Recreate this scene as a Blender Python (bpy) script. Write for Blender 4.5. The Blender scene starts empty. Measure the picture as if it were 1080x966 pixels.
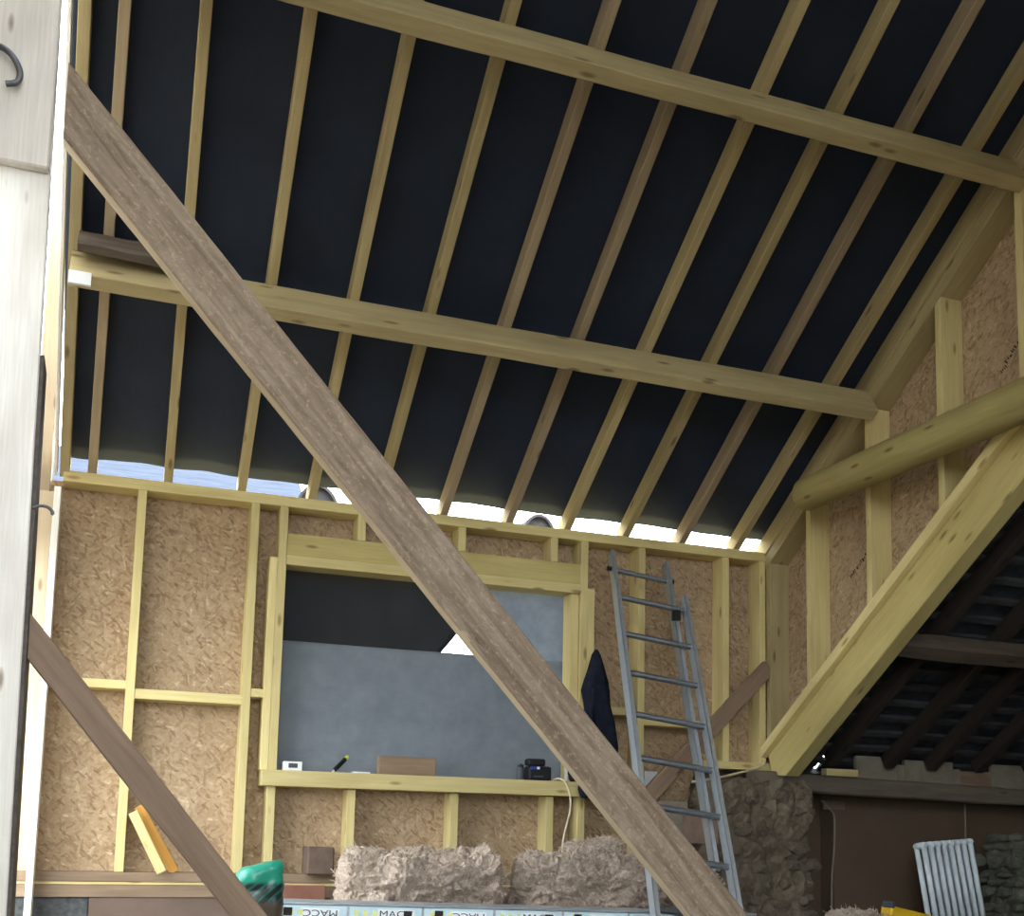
import bpy, bmesh, math, random
from mathutils import Vector, Matrix, noise
random.seed(7)
scene = bpy.context.scene
COL = scene.collection

# ------------------------------------------------------------------ camera
cam_d = bpy.data.cameras.new('camera')
cam = bpy.data.objects.new('camera', cam_d)
COL.objects.link(cam)
RIGHT = Vector((0.94236661, -0.33379293, 0.02296618))
DOWN = Vector((0.06147378, 0.10526263, -0.99254257))
FWD = Vector((0.32888621, 0.9367508, 0.1197155))
CAM = Vector((-4.01, -6.4, 0.237))
mw = Matrix.Identity(4)
for i in range(3):
    mw[i][0] = RIGHT[i]; mw[i][1] = -DOWN[i]; mw[i][2] = -FWD[i]; mw[i][3] = CAM[i]
cam.matrix_world = mw
cam_d.sensor_fit = 'HORIZONTAL'; cam_d.sensor_width = 36.0
cam_d.lens = 1206.544 / 1080 * 36
cam_d.shift_x = (540 - 537.68) / 1080
cam_d.shift_y = (735.436 - 483) / 1080
cam_d.clip_start = 0.05; cam_d.clip_end = 300
scene.camera = cam

# ------------------------------------------------------------------ overcast sky and exposure
world = bpy.data.worlds.new('overcast_sky'); scene.world = world
world.use_nodes = True
bg = world.node_tree.nodes['Background']
bg.inputs['Color'].default_value = (0.885, 0.95, 1.0, 1)
bg.inputs['Strength'].default_value = 10.0
scene.view_settings.view_transform = 'Standard'
scene.view_settings.look = 'None'
scene.view_settings.gamma = 1.0
scene.view_settings.use_curve_mapping = False
scene.view_settings.exposure = 0.0

T = 0.65296                       # roof slope, rise per metre
CO, SI = 1 / math.sqrt(1 + T * T), T / math.sqrt(1 + T * T)
N_IN = Vector((0, -SI, -CO))      # inward roof normal
S_UP = Vector((0, -CO, SI))       # up the slope
FLOOR = -0.30
FW_X0 = -3.0  # left end of the added front wall, chosen for the light beside it
FS_X0 = -4.1                      # left end of the added far slope, set for the light it admits

# ------------------------------------------------------------------ material helpers
def srgb(r, g, b):
    f = lambda c: ((c / 255) / 12.92) if c / 255 <= 0.04045 else (((c / 255) + 0.055) / 1.055) ** 2.4
    return (f(r), f(g), f(b), 1)

class NT:
    def __init__(s, name):
        s.m = bpy.data.materials.new(name); s.m.use_nodes = True
        s.t = s.m.node_tree; s.n = s.t.nodes; s.l = s.t.links
        s.b = s.n['Principled BSDF']
        s.tc = s.n.new('ShaderNodeTexCoord')
    def add(s, typ, **kw):
        n = s.n.new(typ)
        for k, v in kw.items():
            if k.startswith('i_'): n.inputs[k[2:].replace('_', ' ')].default_value = v
            else: setattr(n, k, v)
        return n
    def link(s, a, b): s.l.new(a, b)
    def vec(s, scale, rnd=True, rot=(0, 0, 0), src='Object'):
        mp = s.add('ShaderNodeMapping'); mp.inputs['Scale'].default_value = scale; mp.inputs['Rotation'].default_value = rot
        if rnd:
            oi = s.add('ShaderNodeObjectInfo')
            mul = s.add('ShaderNodeMath', operation='MULTIPLY'); mul.inputs[1].default_value = 37.0
            s.link(oi.outputs['Random'], mul.inputs[0])
            ad = s.add('ShaderNodeVectorMath', operation='ADD')
            s.link(s.tc.outputs[src], ad.inputs[0]); s.link(mul.outputs[0], ad.inputs[1])
            s.link(ad.outputs[0], mp.inputs['Vector'])
        else:
            s.link(s.tc.outputs[src], mp.inputs['Vector'])
        return mp.outputs[0]
    def noise(s, vec, scale=1, detail=4, rough=.55, dist=0):
        n = s.add('ShaderNodeTexNoise'); n.inputs['Scale'].default_value = scale; n.inputs['Detail'].default_value = detail
        n.inputs['Roughness'].default_value = rough; n.inputs['Distortion'].default_value = dist
        s.link(vec, n.inputs['Vector']); return n.outputs['Fac']
    def ramp(s, fac, stops):
        r = s.add('ShaderNodeValToRGB'); e = r.color_ramp.elements
        while len(e) > 1: e.remove(e[-1])
        e[0].position = stops[0][0]; e[0].color = stops[0][1]
        for p, c in stops[1:]:
            x = e.new(p); x.color = c
        s.link(fac, r.inputs['Fac']); return r.outputs['Color']
    def mix(s, fac, a, b, mode='MIX'):
        m = s.add('ShaderNodeMix', data_type='RGBA', blend_type=mode)
        if isinstance(fac, (int, float)): m.inputs[0].default_value = fac
        else: s.link(fac, m.inputs[0])
        for k, v in ((6, a), (7, b)):
            if isinstance(v, tuple): m.inputs[k].default_value = v
            else: s.link(v, m.inputs[k])
        return m.outputs[2]
    def bump(s, h, strength=.3, dist=.01):
        b = s.add('ShaderNodeBump'); b.inputs['Strength'].default_value = strength; b.inputs['Distance'].default_value = dist
        s.link(h, b.inputs['Height']); s.link(b.outputs[0], s.b.inputs['Normal'])
    def out(s, color, rough=.8, metal=0, spec=.3):
        if isinstance(color, tuple): s.b.inputs['Base Color'].default_value = color
        else: s.link(color, s.b.inputs['Base Color'])
        s.b.inputs['Roughness'].default_value = rough; s.b.inputs['Metallic'].default_value = metal
        s.b.inputs['Specular IOR Level'].default_value = spec
        return s.m

def wood(name, ca, cb, knot, tint=.12, knots=True, rough=.75):
    w = NT(name)
    g = w.noise(w.vec((1.1, 16, 16)), 1.6, 6, .6, .6)
    col = w.ramp(g, [(.3, ca), (.5, tuple((ca[i] + cb[i]) / 2 for i in range(3)) + (1,)), (.72, cb)])
    fine = w.noise(w.vec((5, 120, 120)), 1, 3)
    col = w.mix(.16, col, w.ramp(fine, [(.3, knot), (.7, cb)]))
    if knots:
        v = w.add('ShaderNodeTexVoronoi'); v.inputs['Scale'].default_value = 1
        w.link(w.vec((3.2, 11, 11)), v.inputs['Vector'])
        k = w.ramp(v.outputs['Distance'], [(.0, (1, 1, 1, 1)), (.08, (.8, .8, .8, 1)), (.16, (0, 0, 0, 1))])
        col = w.mix(k, col, knot)
    blotch = w.noise(w.vec((1.3, 3, 3)), 1.3, 2)
    oi = w.add('ShaderNodeObjectInfo')
    hs = w.add('ShaderNodeHueSaturation')
    mr = w.add('ShaderNodeMapRange'); mr.inputs['To Min'].default_value = 1 - tint; mr.inputs['To Max'].default_value = 1 + tint
    w.link(oi.outputs['Random'], mr.inputs['Value'])
    w.link(mr.outputs[0], hs.inputs['Value']); w.link(col, hs.inputs['Color'])
    col = w.mix(w.ramp(blotch, [(.45, (0, 0, 0, 1)), (.8, (.35, .35, .35, 1))]), hs.outputs[0], knot)
    w.bump(fine, .15, .003)
    return w.out(col, rough)

M = {}
M['pine'] = wood('fresh_yellow_pine', srgb(200, 184, 126), srgb(218, 203, 146), srgb(146, 118, 74))
M['pine_rafter'] = wood('rafter_pine', srgb(164, 148, 106), srgb(186, 169, 124), srgb(114, 94, 64), .14)
M['pine_green'] = wood('treated_greenish_pine', srgb(186, 170, 108), srgb(204, 188, 126), srgb(128, 108, 62), .05)
M['pine_grey'] = wood('greyed_rafter_pine', srgb(150, 132, 106), srgb(170, 152, 122), srgb(104, 86, 66), .1)
M['pine_white'] = wood('pale_planed_post', srgb(244, 240, 230), srgb(250, 247, 240), srgb(150, 128, 104), .03)
M['pine_beige'] = wood('greyish_beige_board', srgb(226, 218, 208), srgb(236, 229, 219), srgb(130, 116, 104), .03)
M['pine_cream'] = wood('cream_post', srgb(188, 172, 146), srgb(204, 188, 160), srgb(140, 118, 90), .03)
M['prop_lit_edge'] = wood('painted_light_on_prop_edge', srgb(176, 158, 130), srgb(196, 178, 148), srgb(120, 100, 80), .03)  # paler tone standing in for light on the long prop's underside
M['plate_brown'] = wood('weathered_brown_plate', srgb(128, 106, 84), srgb(158, 136, 112), srgb(78, 62, 50), .08)
M['strut_brown'] = wood('reddish_brown_board', srgb(124, 102, 84), srgb(148, 126, 106), srgb(78, 60, 50), .05)
M['old_dark'] = wood('old_dark_timber', srgb(70, 60, 52), srgb(98, 86, 74), srgb(36, 30, 26), .1)
M['old_black'] = wood('blackened_old_rafter', srgb(44, 38, 34), srgb(60, 53, 47), srgb(26, 22, 20), .1)
M['plate_old'] = wood('old_grey_plate', srgb(98, 88, 78), srgb(122, 111, 98), srgb(60, 52, 46), .05)
M['pine_log'] = wood('peeled_log', srgb(150, 137, 86), srgb(174, 160, 106), srgb(104, 86, 50), .03)
M['orange'] = wood('orange_offcut', srgb(196, 140, 60), srgb(222, 168, 84), srgb(120, 72, 30), .05)

def mk_rough_beam():
    w = NT('rough_sawn_brown_timber')
    g = w.noise(w.vec((1.0, 14, 14)), 1.5, 6, .65, 1.0)
    col = w.ramp(g, [(.28, srgb(100, 84, 70)), (.5, srgb(144, 127, 109)), (.75, srgb(172, 155, 136))])
    d = w.noise(w.vec((5, 9, 9)), 3, 8, .75)
    col = w.mix(w.ramp(d, [(.5, (0, 0, 0, 1)), (.68, (.75, .75, .75, 1))]), col, srgb(118, 102, 86))
    sp = w.noise(w.vec((40, 60, 60)), 1, 4, .7)
    col = w.mix(w.ramp(sp, [(.55, (0, 0, 0, 1)), (.7, (.5, .5, .5, 1))]), col, srgb(196, 172, 144))
    sc = w.noise(w.vec((60, 8, 8)), 1, 2)
    ad = w.add('ShaderNodeMath', operation='ADD'); w.link(sp, ad.inputs[0]); w.link(sc, ad.inputs[1])
    w.bump(ad.outputs[0], .35, .006)
    return w.out(col, .9, 0, .15)
M['rough'] = mk_rough_beam()

def mk_osb():
    w = NT('oriented_strand_board')
    base = w.vec((1, 1, 1), rnd=False)
    nz = w.add('ShaderNodeTexNoise'); nz.inputs['Scale'].default_value = 14; nz.inputs['Detail'].default_value = 3
    w.link(base, nz.inputs['Vector'])
    wob = w.add('ShaderNodeVectorMath', operation='MULTIPLY_ADD')
    w.link(nz.outputs['Color'], wob.inputs[0]); wob.inputs[1].default_value = (.022, .022, .022); w.link(base, wob.inputs[2])
    layers = []
    for i, (rot, sc) in enumerate((((0, 0, .15), (19, 70, 1)), ((0, 0, 1.45), (17, 64, 1)), ((0, 0, -.8), (20, 78, 1)), ((0, 0, .75), (26, 84, 1)))):
        mp = w.add('ShaderNodeMapping'); mp.inputs['Rotation'].default_value = rot; mp.inputs['Location'].default_value = (i * 3.1, i * 1.7, 0)
        w.link(wob.outputs[0], mp.inputs['Vector'])
        mp2 = w.add('ShaderNodeMapping'); mp2.inputs['Scale'].default_value = sc
        w.link(mp.outputs[0], mp2.inputs['Vector'])
        v = w.add('ShaderNodeTexVoronoi'); v.voronoi_dimensions = '2D'; v.inputs['Scale'].default_value = 1
        w.link(mp2.outputs[0], v.inputs['Vector'])
        sx = w.add('ShaderNodeSeparateColor'); w.link(v.outputs['Color'], sx.inputs[0])
        layers.append((sx.outputs[0], sx.outputs[1]))
    stops = [(0, srgb(130, 104, 76)), (.22, srgb(166, 141, 110)), (.6, srgb(178, 154, 124)), (.9, srgb(186, 163, 132)), (.96, srgb(194, 172, 142)), (1, srgb(210, 191, 160))]
    col = w.ramp(layers[0][0], stops)
    th = 2
    for a, b in layers[1:]:
        th -= 0
        sel = w.ramp(b, [(1 - 1 / th, (0, 0, 0, 1)), (1 - 1 / th + .02, (.7, .7, .7, 1))]); th += 1
        col = w.mix(sel, col, w.ramp(a, stops))
    dk = w.ramp(layers[3][0], [(.92, (0, 0, 0, 1)), (.94, (.6, .6, .6, 1))])
    col = w.mix(dk, col, srgb(110, 84, 60))
    big = w.noise(base, 2.2, 3)
    col = w.mix(w.ramp(big, [(.4, (0, 0, 0, 1)), (.75, (.4, .4, .4, 1))]), col, srgb(152, 127, 98))
    gr = w.noise(base, 70, 4, .7)
    col = w.mix(w.ramp(gr, [(.42, (.35, .35, .35, 1)), (.6, (0, 0, 0, 1))]), col, srgb(136, 110, 82))
    w.bump(layers[1][0], .18, .003)
    return w.out(col, .7, 0, .25)
M['osb'] = mk_osb()

def mk_membrane(name, c1, c2):
    w = NT(name)
    n = w.noise(w.vec((1, 1, 1), False), 3, 5)
    col = w.ramp(n, [(.3, c1), (.7, c2)])
    w.bump(w.noise(w.vec((14, 3, 3), False), 1, 4), .3, .01)
    return w.out(col, .62, 0, .35)
M['membrane'] = mk_membrane('black_roof_membrane', srgb(23, 33, 49), srgb(32, 43, 61))
M['flap'] = mk_membrane('black_flap_membrane', srgb(20, 22, 26), srgb(30, 33, 38))

def mk_sheet(name, c1, c2, trans, tcol):
    w = NT(name)
    n = w.noise(w.vec((1, 1, 1), False), 7, 6, .65)
    col = w.ramp(n, [(.3, c1), (.7, c2)])
    w.bump(w.noise(w.vec((3, 3, 8), False), 1.5, 4), .35, .02)
    w.out(col, .55, 0, .35)
    tr = w.add('ShaderNodeBsdfTranslucent'); tr.inputs['Color'].default_value = tcol
    mx = w.add('ShaderNodeMixShader'); mx.inputs[0].default_value = trans
    o = w.n['Material Output']
    w.link(w.b.outputs[0], mx.inputs[1]); w.link(tr.outputs[0], mx.inputs[2]); w.link(mx.outputs[0], o.inputs['Surface'])
    return w.m
M['grey_sheet'] = mk_sheet('grey_breather_membrane', srgb(112, 120, 128), srgb(130, 138, 146), .12, srgb(120, 130, 142))
M['pale_sheet'] = mk_sheet('translucent_polythene', srgb(120, 128, 136), srgb(160, 168, 176), .3, srgb(150, 160, 172))

def simple(name, c1, c2=None, rough=.7, metal=0, scale=12, bump=0, spec=.3, aniso=(1, 1, 1)):
    w = NT(name)
    n = w.noise(w.vec(aniso), scale, 5, .6)
    col = w.ramp(n, [(.3, c1), (.7, c2 or c1)])
    if bump: w.bump(n, bump, .02)
    return w.out(col, rough, metal, spec)
M['stone'] = simple('rubble_stone', srgb(78, 70, 60), srgb(120, 108, 92), .95, 0, 14, .6)
M['mortar'] = simple('earth_mortar', srgb(84, 74, 62), srgb(118, 106, 90), .98, 0, 20, .8)
M['stone_dark'] = simple('damp_greenish_stone', srgb(70, 72, 64), srgb(116, 116, 102), .95, 0, 14, .6)
M['block_dark'] = simple('dark_grey_blockwork', srgb(58, 60, 60), srgb(92, 94, 94), .95, 0, 30, .6)
M['brown_board'] = simple('dull_brown_board', srgb(96, 80, 70), srgb(112, 94, 82), .8, 0, 4)
M['annex_brown'] = simple('brown_painted_sheet', srgb(86, 72, 58), srgb(98, 82, 66), .75, 0, 3)
M['infill'] = simple('grey_board_infill', srgb(120, 112, 98), srgb(140, 132, 116), .9, 0, 10)
M['concrete'] = simple('dusty_concrete', srgb(98, 90, 80), srgb(122, 114, 102), .95, 0, 6, .3)
M['dirt'] = simple('bare_dirt', srgb(100, 94, 80), srgb(126, 118, 102), .98, 0, 2, .4)
M['slate'] = simple('old_slate', srgb(38, 42, 48), srgb(58, 62, 68), .7, 0, 16, .2)
M['batten'] = simple('old_batten', srgb(50, 50, 52), srgb(68, 68, 70), .9, 0, 10)
M['alu'] = simple('aluminium', srgb(170, 178, 186), srgb(196, 204, 210), .35, .6, 30, 0, .5, (1, 8, 8))
M['alu_dark'] = simple('dull_aluminium', srgb(112, 118, 124), srgb(140, 146, 152), .45, .8, 30, 0, .5, (1, 8, 8))
M['black'] = simple('black_plastic', srgb(20, 22, 26), srgb(28, 30, 34), .5, 0, 10)
M['grey_plastic'] = simple('dark_grey_plastic', srgb(60, 66, 74), srgb(72, 78, 86), .5, 0, 10)
M['blue'] = simple('blue_plastic', srgb(48, 62, 150), srgb(60, 76, 170), .4, 0, 10)
M['white'] = simple('white_card', srgb(214, 216, 214), srgb(226, 228, 226), .6, 0, 10)
M['cloth'] = simple('navy_cloth', srgb(22, 26, 36), srgb(34, 38, 50), .95, 0, 18, .4, .1)
M['steel_dark'] = simple('dark_steel', srgb(64, 58, 54), srgb(92, 84, 78), .6, .4, 30)
M['iron'] = simple('grey_iron', srgb(90, 90, 96), srgb(120, 120, 124), .5, .7, 30)
M['cord'] = simple('cream_cord', srgb(206, 194, 160), srgb(220, 208, 176), .7, 0, 30)
M['rad'] = simple('pale_radiator_paint', srgb(196, 208, 214), srgb(212, 222, 226), .4, 0, 20)
M['yellow'] = simple('yellow_enamel', srgb(214, 170, 30), srgb(226, 184, 44), .45, 0, 8)
M['yellow_green'] = simple('lime_plastic', srgb(196, 204, 70), srgb(208, 214, 90), .5, 0, 8)
M['sticker'] = simple('pale_blue_sticker', srgb(196, 222, 232), srgb(212, 232, 240), .4, 0, 6)
M['sticker_white'] = simple('white_sticker', srgb(236, 240, 240), srgb(242, 244, 244), .4, 0, 6)
M['chevron'] = simple('lime_sticker_print', srgb(222, 228, 130), srgb(228, 234, 150), .5, 0, 6)
M['ink'] = simple('black_ink', srgb(34, 30, 28), srgb(46, 40, 36), .8, 0, 20)
M['ink_blue'] = simple('dark_blue_print', srgb(44, 70, 86), srgb(54, 80, 96), .6, 0, 20)
M['block_brown'] = simple('dark_brown_block', srgb(92, 76, 66), srgb(112, 94, 82), .9, 0, 14, .2)
M['red_board'] = simple('reddish_board', srgb(122, 82, 68), srgb(138, 96, 80), .85, 0, 8)
M['roof_slate_pale'] = simple('wet_pale_slate', srgb(42, 50, 64), srgb(60, 69, 85), .7, 0, 3, .1, .15, (1, 6, 6))
M['ridge'] = simple('grey_clay', srgb(64, 64, 66), srgb(84, 83, 85), .9, 0, 12, .2)
M['twig'] = simple('grey_twig', srgb(110, 102, 98), srgb(130, 122, 116), .9)

def mk_wool():
    w = NT('mineral_wool')
    v = w.vec((1, 1, 1))
    a = w.noise(v, 14, 8, .75, 1.5); b = w.noise(v, 90, 6, .75)
    col = w.ramp(a, [(.3, srgb(150, 132, 118)), (.5, srgb(202, 184, 168)), (.72, srgb(234, 220, 204))])
    col = w.mix(w.ramp(b, [(.35, (.55, .55, .55, 1)), (.6, (0, 0, 0, 1))]), col, srgb(124, 102, 86))
    ad = w.add('ShaderNodeMath', operation='ADD'); w.link(a, ad.inputs[0]); w.link(b, ad.inputs[1])
    w.bump(ad.outputs[0], .8, .02)
    return w.out(col, 1, 0, .05)
M['wool'] = mk_wool()
M['wool_fibre'] = simple('wool_fibre', srgb(170, 150, 132), srgb(226, 212, 194), 1, 0, 40)

def mk_sack():
    w = NT('green_and_black_plastic_sack')
    sp = w.add('ShaderNodeSeparateXYZ'); w.link(w.tc.outputs['Object'], sp.inputs[0])
    m1 = w.add('ShaderNodeMath', operation='MULTIPLY_ADD'); m1.inputs[1].default_value = -.9; w.link(sp.outputs[0], m1.inputs[0]); w.link(sp.outputs[2], m1.inputs[2])
    st = w.add('ShaderNodeMath', operation='MULTIPLY'); st.inputs[1].default_value = 26; w.link(m1.outputs[0], st.inputs[0])
    fr = w.add('ShaderNodeMath', operation='FRACT'); w.link(st.outputs[0], fr.inputs[0])
    stripe = w.ramp(fr.outputs[0], [(.0, srgb(24, 34, 34)), (.62, srgb(24, 34, 34)), (.66, srgb(28, 92, 78)), (1, srgb(28, 92, 78))])
    up = w.ramp(sp.outputs[2], [(.315, (0, 0, 0, 1)), (.33, (1, 1, 1, 1))])
    col = w.mix(up, stripe, srgb(34, 140, 116))
    lo = w.ramp(sp.outputs[2], [(.235, (1, 1, 1, 1)), (.25, (0, 0, 0, 1))])
    col = w.mix(lo, col, srgb(78, 66, 56))
    w.bump(w.noise(w.vec((1, 1, 1), False), 14, 4), .5, .01)
    return w.out(col, .32, 0, .5)
M['sack'] = mk_sack()

# ------------------------------------------------------------------ object helpers
def link(o, parent=None):
    COL.objects.link(o)
    if parent is not None:
        o.parent = parent
        o.matrix_parent_inverse = Matrix.Translation(-parent.location)
    return o
def tag(o, label=None, cat=None, group=None, kind=None):
    if label: o['label'] = label
    if cat: o['category'] = cat
    if group: o['group'] = group
    if kind: o['kind'] = kind
    return o
def thing(name, loc, label, cat, kind=None, group=None):
    o = bpy.data.objects.new(name, None); o.empty_display_size = .05; o.location = loc
    COL.objects.link(o)
    return tag(o, label, cat, group, kind)
def finish(name, bm, mat, parent=None, mtx=None, smooth=False):
    bmesh.ops.recalc_face_normals(bm, faces=bm.faces)
    me = bpy.data.meshes.new(name); bm.to_mesh(me); bm.free()
    if smooth:
        for p in me.polygons: p.use_smooth = True
    me.materials.append(M[mat] if isinstance(mat, str) else mat)
    o = bpy.data.objects.new(name, me)
    if mtx is not None: o.matrix_world = mtx
    link(o, parent)
    if mtx is not None and parent is None: o.matrix_world = mtx
    return o
def bm_box(bm, lo, hi):
    vs = [bm.verts.new((x, y, z)) for x in (lo[0], hi[0]) for y in (lo[1], hi[1]) for z in (lo[2], hi[2])]
    for f in ((0, 1, 3, 2), (4, 6, 7, 5), (0, 4, 5, 1), (2, 3, 7, 6), (0, 2, 6, 4), (1, 5, 7, 3)):
        bm.faces.new([vs[i] for i in f])
def bevel(bm, r, seg=1):
    if r > 0: bmesh.ops.bevel(bm, geom=list(bm.edges), offset=r, segments=seg, profile=.5, affect='EDGES')
def beam(name, p0, p1, w, h, mat, parent=None, up=(0, 0, 1), bev=.003, wob=0, seg=1, cut=None):
    """timber from p0 to p1 (centre line); w across, h along 'up'"""
    p0, p1 = Vector(p0), Vector(p1)
    X = (p1 - p0); L = X.length; X.normalize()
    Z = Vector(up); Z = (Z - X * Z.dot(X)).normalized(); Y = Z.cross(X)
    mtx = Matrix.Identity(4)
    for i in range(3):
        mtx[i][0], mtx[i][1], mtx[i][2], mtx[i][3] = X[i], Y[i], Z[i], (p0[i] + p1[i]) / 2
    bm = bmesh.new()
    if seg == 1:
        bm_box(bm, (-L / 2, -w / 2, -h / 2), (L / 2, w / 2, h / 2)); bevel(bm, bev)
    else:
        ch = bev
        prof = [(-w / 2 + ch, -h / 2), (w / 2 - ch, -h / 2), (w / 2, -h / 2 + ch), (w / 2, 0), (w / 2, h / 2 - ch), (w / 2 - ch, h / 2), (-w / 2 + ch, h / 2), (-w / 2, h / 2 - ch), (-w / 2, 0), (-w / 2, -h / 2 + ch)]
        rows = []
        off = random.random() * 50
        for k in range(seg + 1):
            x = -L / 2 + L * k / seg
            row = []
            for a, b in prof:
                n = noise.noise_vector(Vector((x * 1.5 + off, a * 6, b * 6))) * wob + noise.noise_vector(Vector((x * 14 + off, a * 30, b * 30))) * wob * .35
                row.append(bm.verts.new((x, a + n.y, b + n.z)))
            rows.append(row)
        m = len(prof)
        for k in range(seg):
            for i in range(m):
                bm.faces.new((rows[k][i], rows[k][(i + 1) % m], rows[k + 1][(i + 1) % m], rows[k + 1][i]))
        bm.faces.new(rows[0]); bm.faces.new(rows[-1])
    if cut:                                  # world-space plane cuts: keep the side the normal points away from
        inv = mtx.inverted()
        for pc, nc in cut:
            r = bmesh.ops.bisect_plane(bm, geom=list(bm.verts) + list(bm.edges) + list(bm.faces), plane_co=inv @ Vector(pc), plane_no=(inv.to_3x3() @ Vector(nc)), clear_outer=True)
            es = [e for e in r['geom_cut'] if isinstance(e, bmesh.types.BMEdge)]
            if es: bmesh.ops.holes_fill(bm, edges=es)
    return finish(name, bm, mat, parent, mtx)
def box(name, lo, hi, mat, parent=None, bev=.002):
    lo, hi = Vector(lo), Vector(hi); c = (lo + hi) / 2; d = hi - lo
    ax = max(range(3), key=lambda i: d[i])
    if ax == 0: return beam(name, (lo.x, c.y, c.z), (hi.x, c.y, c.z), d.y, d.z, mat, parent, (0, 0, 1), bev)
    if ax == 1: return beam(name, (c.x, lo.y, c.z), (c.x, hi.y, c.z), d.x, d.z, mat, parent, (0, 0, 1), bev)
    return beam(name, (c.x, c.y, lo.z), (c.x, c.y, hi.z), d.x, d.y, mat, parent, (0, 1, 0), bev)
def bm_tube(bm, pts, r, n=8, cap=True):
    pts = [Vector(p) for p in pts]; rings = []
    ref = None
    for i, p in enumerate(pts):
        t = (pts[min(i + 1, len(pts) - 1)] - pts[max(i - 1, 0)]).normalized()
        if ref is None:
            ref = Vector((0, 0, 1)) if abs(t.z) < .9 else Vector((1, 0, 0))
        a = (ref - t * ref.dot(t)).normalized(); b = t.cross(a); ref = a
        rr = r[i] if isinstance(r, (list, tuple)) else r
        rings.append([bm.verts.new(p + (a * math.cos(2 * math.pi * k / n) + b * math.sin(2 * math.pi * k / n)) * rr) for k in range(n)])
    for i in range(len(rings) - 1):
        for k in range(n):
            bm.faces.new((rings[i][k], rings[i][(k + 1) % n], rings[i + 1][(k + 1) % n], rings[i + 1][k]))
    if cap: bm.faces.new(rings[0]); bm.faces.new(rings[-1])
def smooth_pts(pts, n=6):
    pts = [Vector(p) for p in pts]; out = []
    P = [pts[0]] + pts + [pts[-1]]
    for i in range(1, len(P) - 2):
        for k in range(n):
            t = k / n; a, b, c, d = P[i - 1], P[i], P[i + 1], P[i + 2]
            out.append(.5 * ((2 * b) + (c - a) * t + (2 * a - 5 * b + 4 * c - d) * t * t + (3 * b - a - 3 * c + d) * t ** 3))
    out.append(pts[-1]); return out
def tube(name, pts, r, mat, parent=None, n=8, sm=True):
    bm = bmesh.new(); bm_tube(bm, smooth_pts(pts) if sm else pts, r, n)
    return finish(name, bm, mat, parent, smooth=True)
def plane_z(Y, z0): return z0 - T * Y

# ------------------------------------------------------------------ ground and floor
bm = bmesh.new(); bm_box(bm, (-60, -60, -.6), (60, 60, -.42))
tag(finish('ground', bm, 'dirt'), 'bare dirt ground outside the building', 'ground', kind='structure')
bm = bmesh.new(); bm_box(bm, (-4.7, -7.6, -.42), (4.2, .9, FLOOR))
tag(finish('floor', bm, 'concrete'), 'dusty concrete floor under the roof', 'floor', kind='structure')

# ------------------------------------------------------------------ back wall
WB = thing('wall_back', (-2.2, .05, 0), 'timber stud back wall lined with strand board around the window opening', 'wall', 'structure')
D = .14
def osb(lo, hi, parent, label=None):
    """board panel with grain frame local X,Y in the board's own plane"""
    lo, hi = Vector(lo), Vector(hi); c = (lo + hi) / 2; d = hi - lo
    bm = bmesh.new()
    if d.y < d.x:      # plane X-Z
        mtx = Matrix(((1, 0, 0, c.x), (0, 0, -1, c.y), (0, 1, 0, c.z), (0, 0, 0, 1))); s = (d.x, d.z, d.y)
    else:
        mtx = Matrix(((0, 0, -1, c.x), (1, 0, 0, c.y), (0, -1, 0, c.z), (0, 0, 0, 1))).copy()
        mtx = Matrix(((0, 0, 1, c.x), (1, 0, 0, c.y), (0, 1, 0, c.z), (0, 0, 0, 1))); s = (d.y, d.z, d.x)
    bm_box(bm, (-s[0] / 2, -s[1] / 2, -s[2] / 2), (s[0] / 2, s[1] / 2, s[2] / 2))
    return finish('osb_panel', bm, 'osb', parent, mtx)
Yo0, Yo1 = D, D + .011
for a, b, z0, z1 in ((-4.62, -3.911, -.02, 2.1), (-3.91, -3.131, -.02, 2.1), (-3.13, -2.088, -.02, .5), (-2.087, -1.306, -.02, .5),
                     (-3.13, -2.088, 1.8, 2.1), (-2.087, -1.306, 1.8, 2.1), (-1.305, -.4555, -.02, 2.1), (-.455, .14, .69, 2.1)):
    osb((a, Yo0, z0), (b, Yo1, z1), WB)
def stud(xr, z0, z1, w=.047, y0=0.0, mat='pine', parent=WB, name='stud'):
    return box(name, (xr - w, y0, z0), (xr, y0 + D, z1), mat, parent)
PLZ0, PLZ1 = 2.062, 2.122
for xr in (-3.890, -3.281, -3.120): stud(xr, 0, PLZ0)
for xr in (-1.267, -.874): stud(xr, 0, PLZ0)
for xr in (-.273, -.002): stud(xr, .735, PLZ0)
stud(-3.168, .565, 1.765, .044); stud(-1.220, .565, 1.762, .046)
for xr in (-2.672, -2.064, -1.470): stud(xr, 0, .475); stud(xr, 1.912, PLZ0)
stud(-4.345, 0, 2.0, .09, .004, 'pine_cream', WB, 'corner_stud')
stud(-4.385, 2.0, 4.0, .09, .03, 'pine_grey', WB, 'corner_stud')
box('top_plate', (-4.32, -.005, PLZ0), (.1, D, PLZ1), 'pine', WB)
for a, b, z0, z1 in ((-4.345, -3.937, .965, 1.012), (-3.890, -3.328, .918, .972), (-3.281, -3.212, .965, 1.012), (-1.220, -.921, .99, 1.037), (-.874, -.32, .937, .985)):
    box('noggin', (a, .004, z0), (b, D, z1), 'pine', WB)
box('header_beam', (-3.12, .006, 1.786), (-1.314, D, 1.912), 'pine_green', WB)
box('header_plate', (-3.12, -.004, 1.728), (-1.314, D, 1.784), 'pine', WB)
box('window_sill', (-3.205, -.045, .477), (-1.225, D, .565), 'pine', WB)
box('trimmer_stud', (-1.372, .02, .565), (-1.318, D, 1.727), 'pine', WB)
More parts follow.
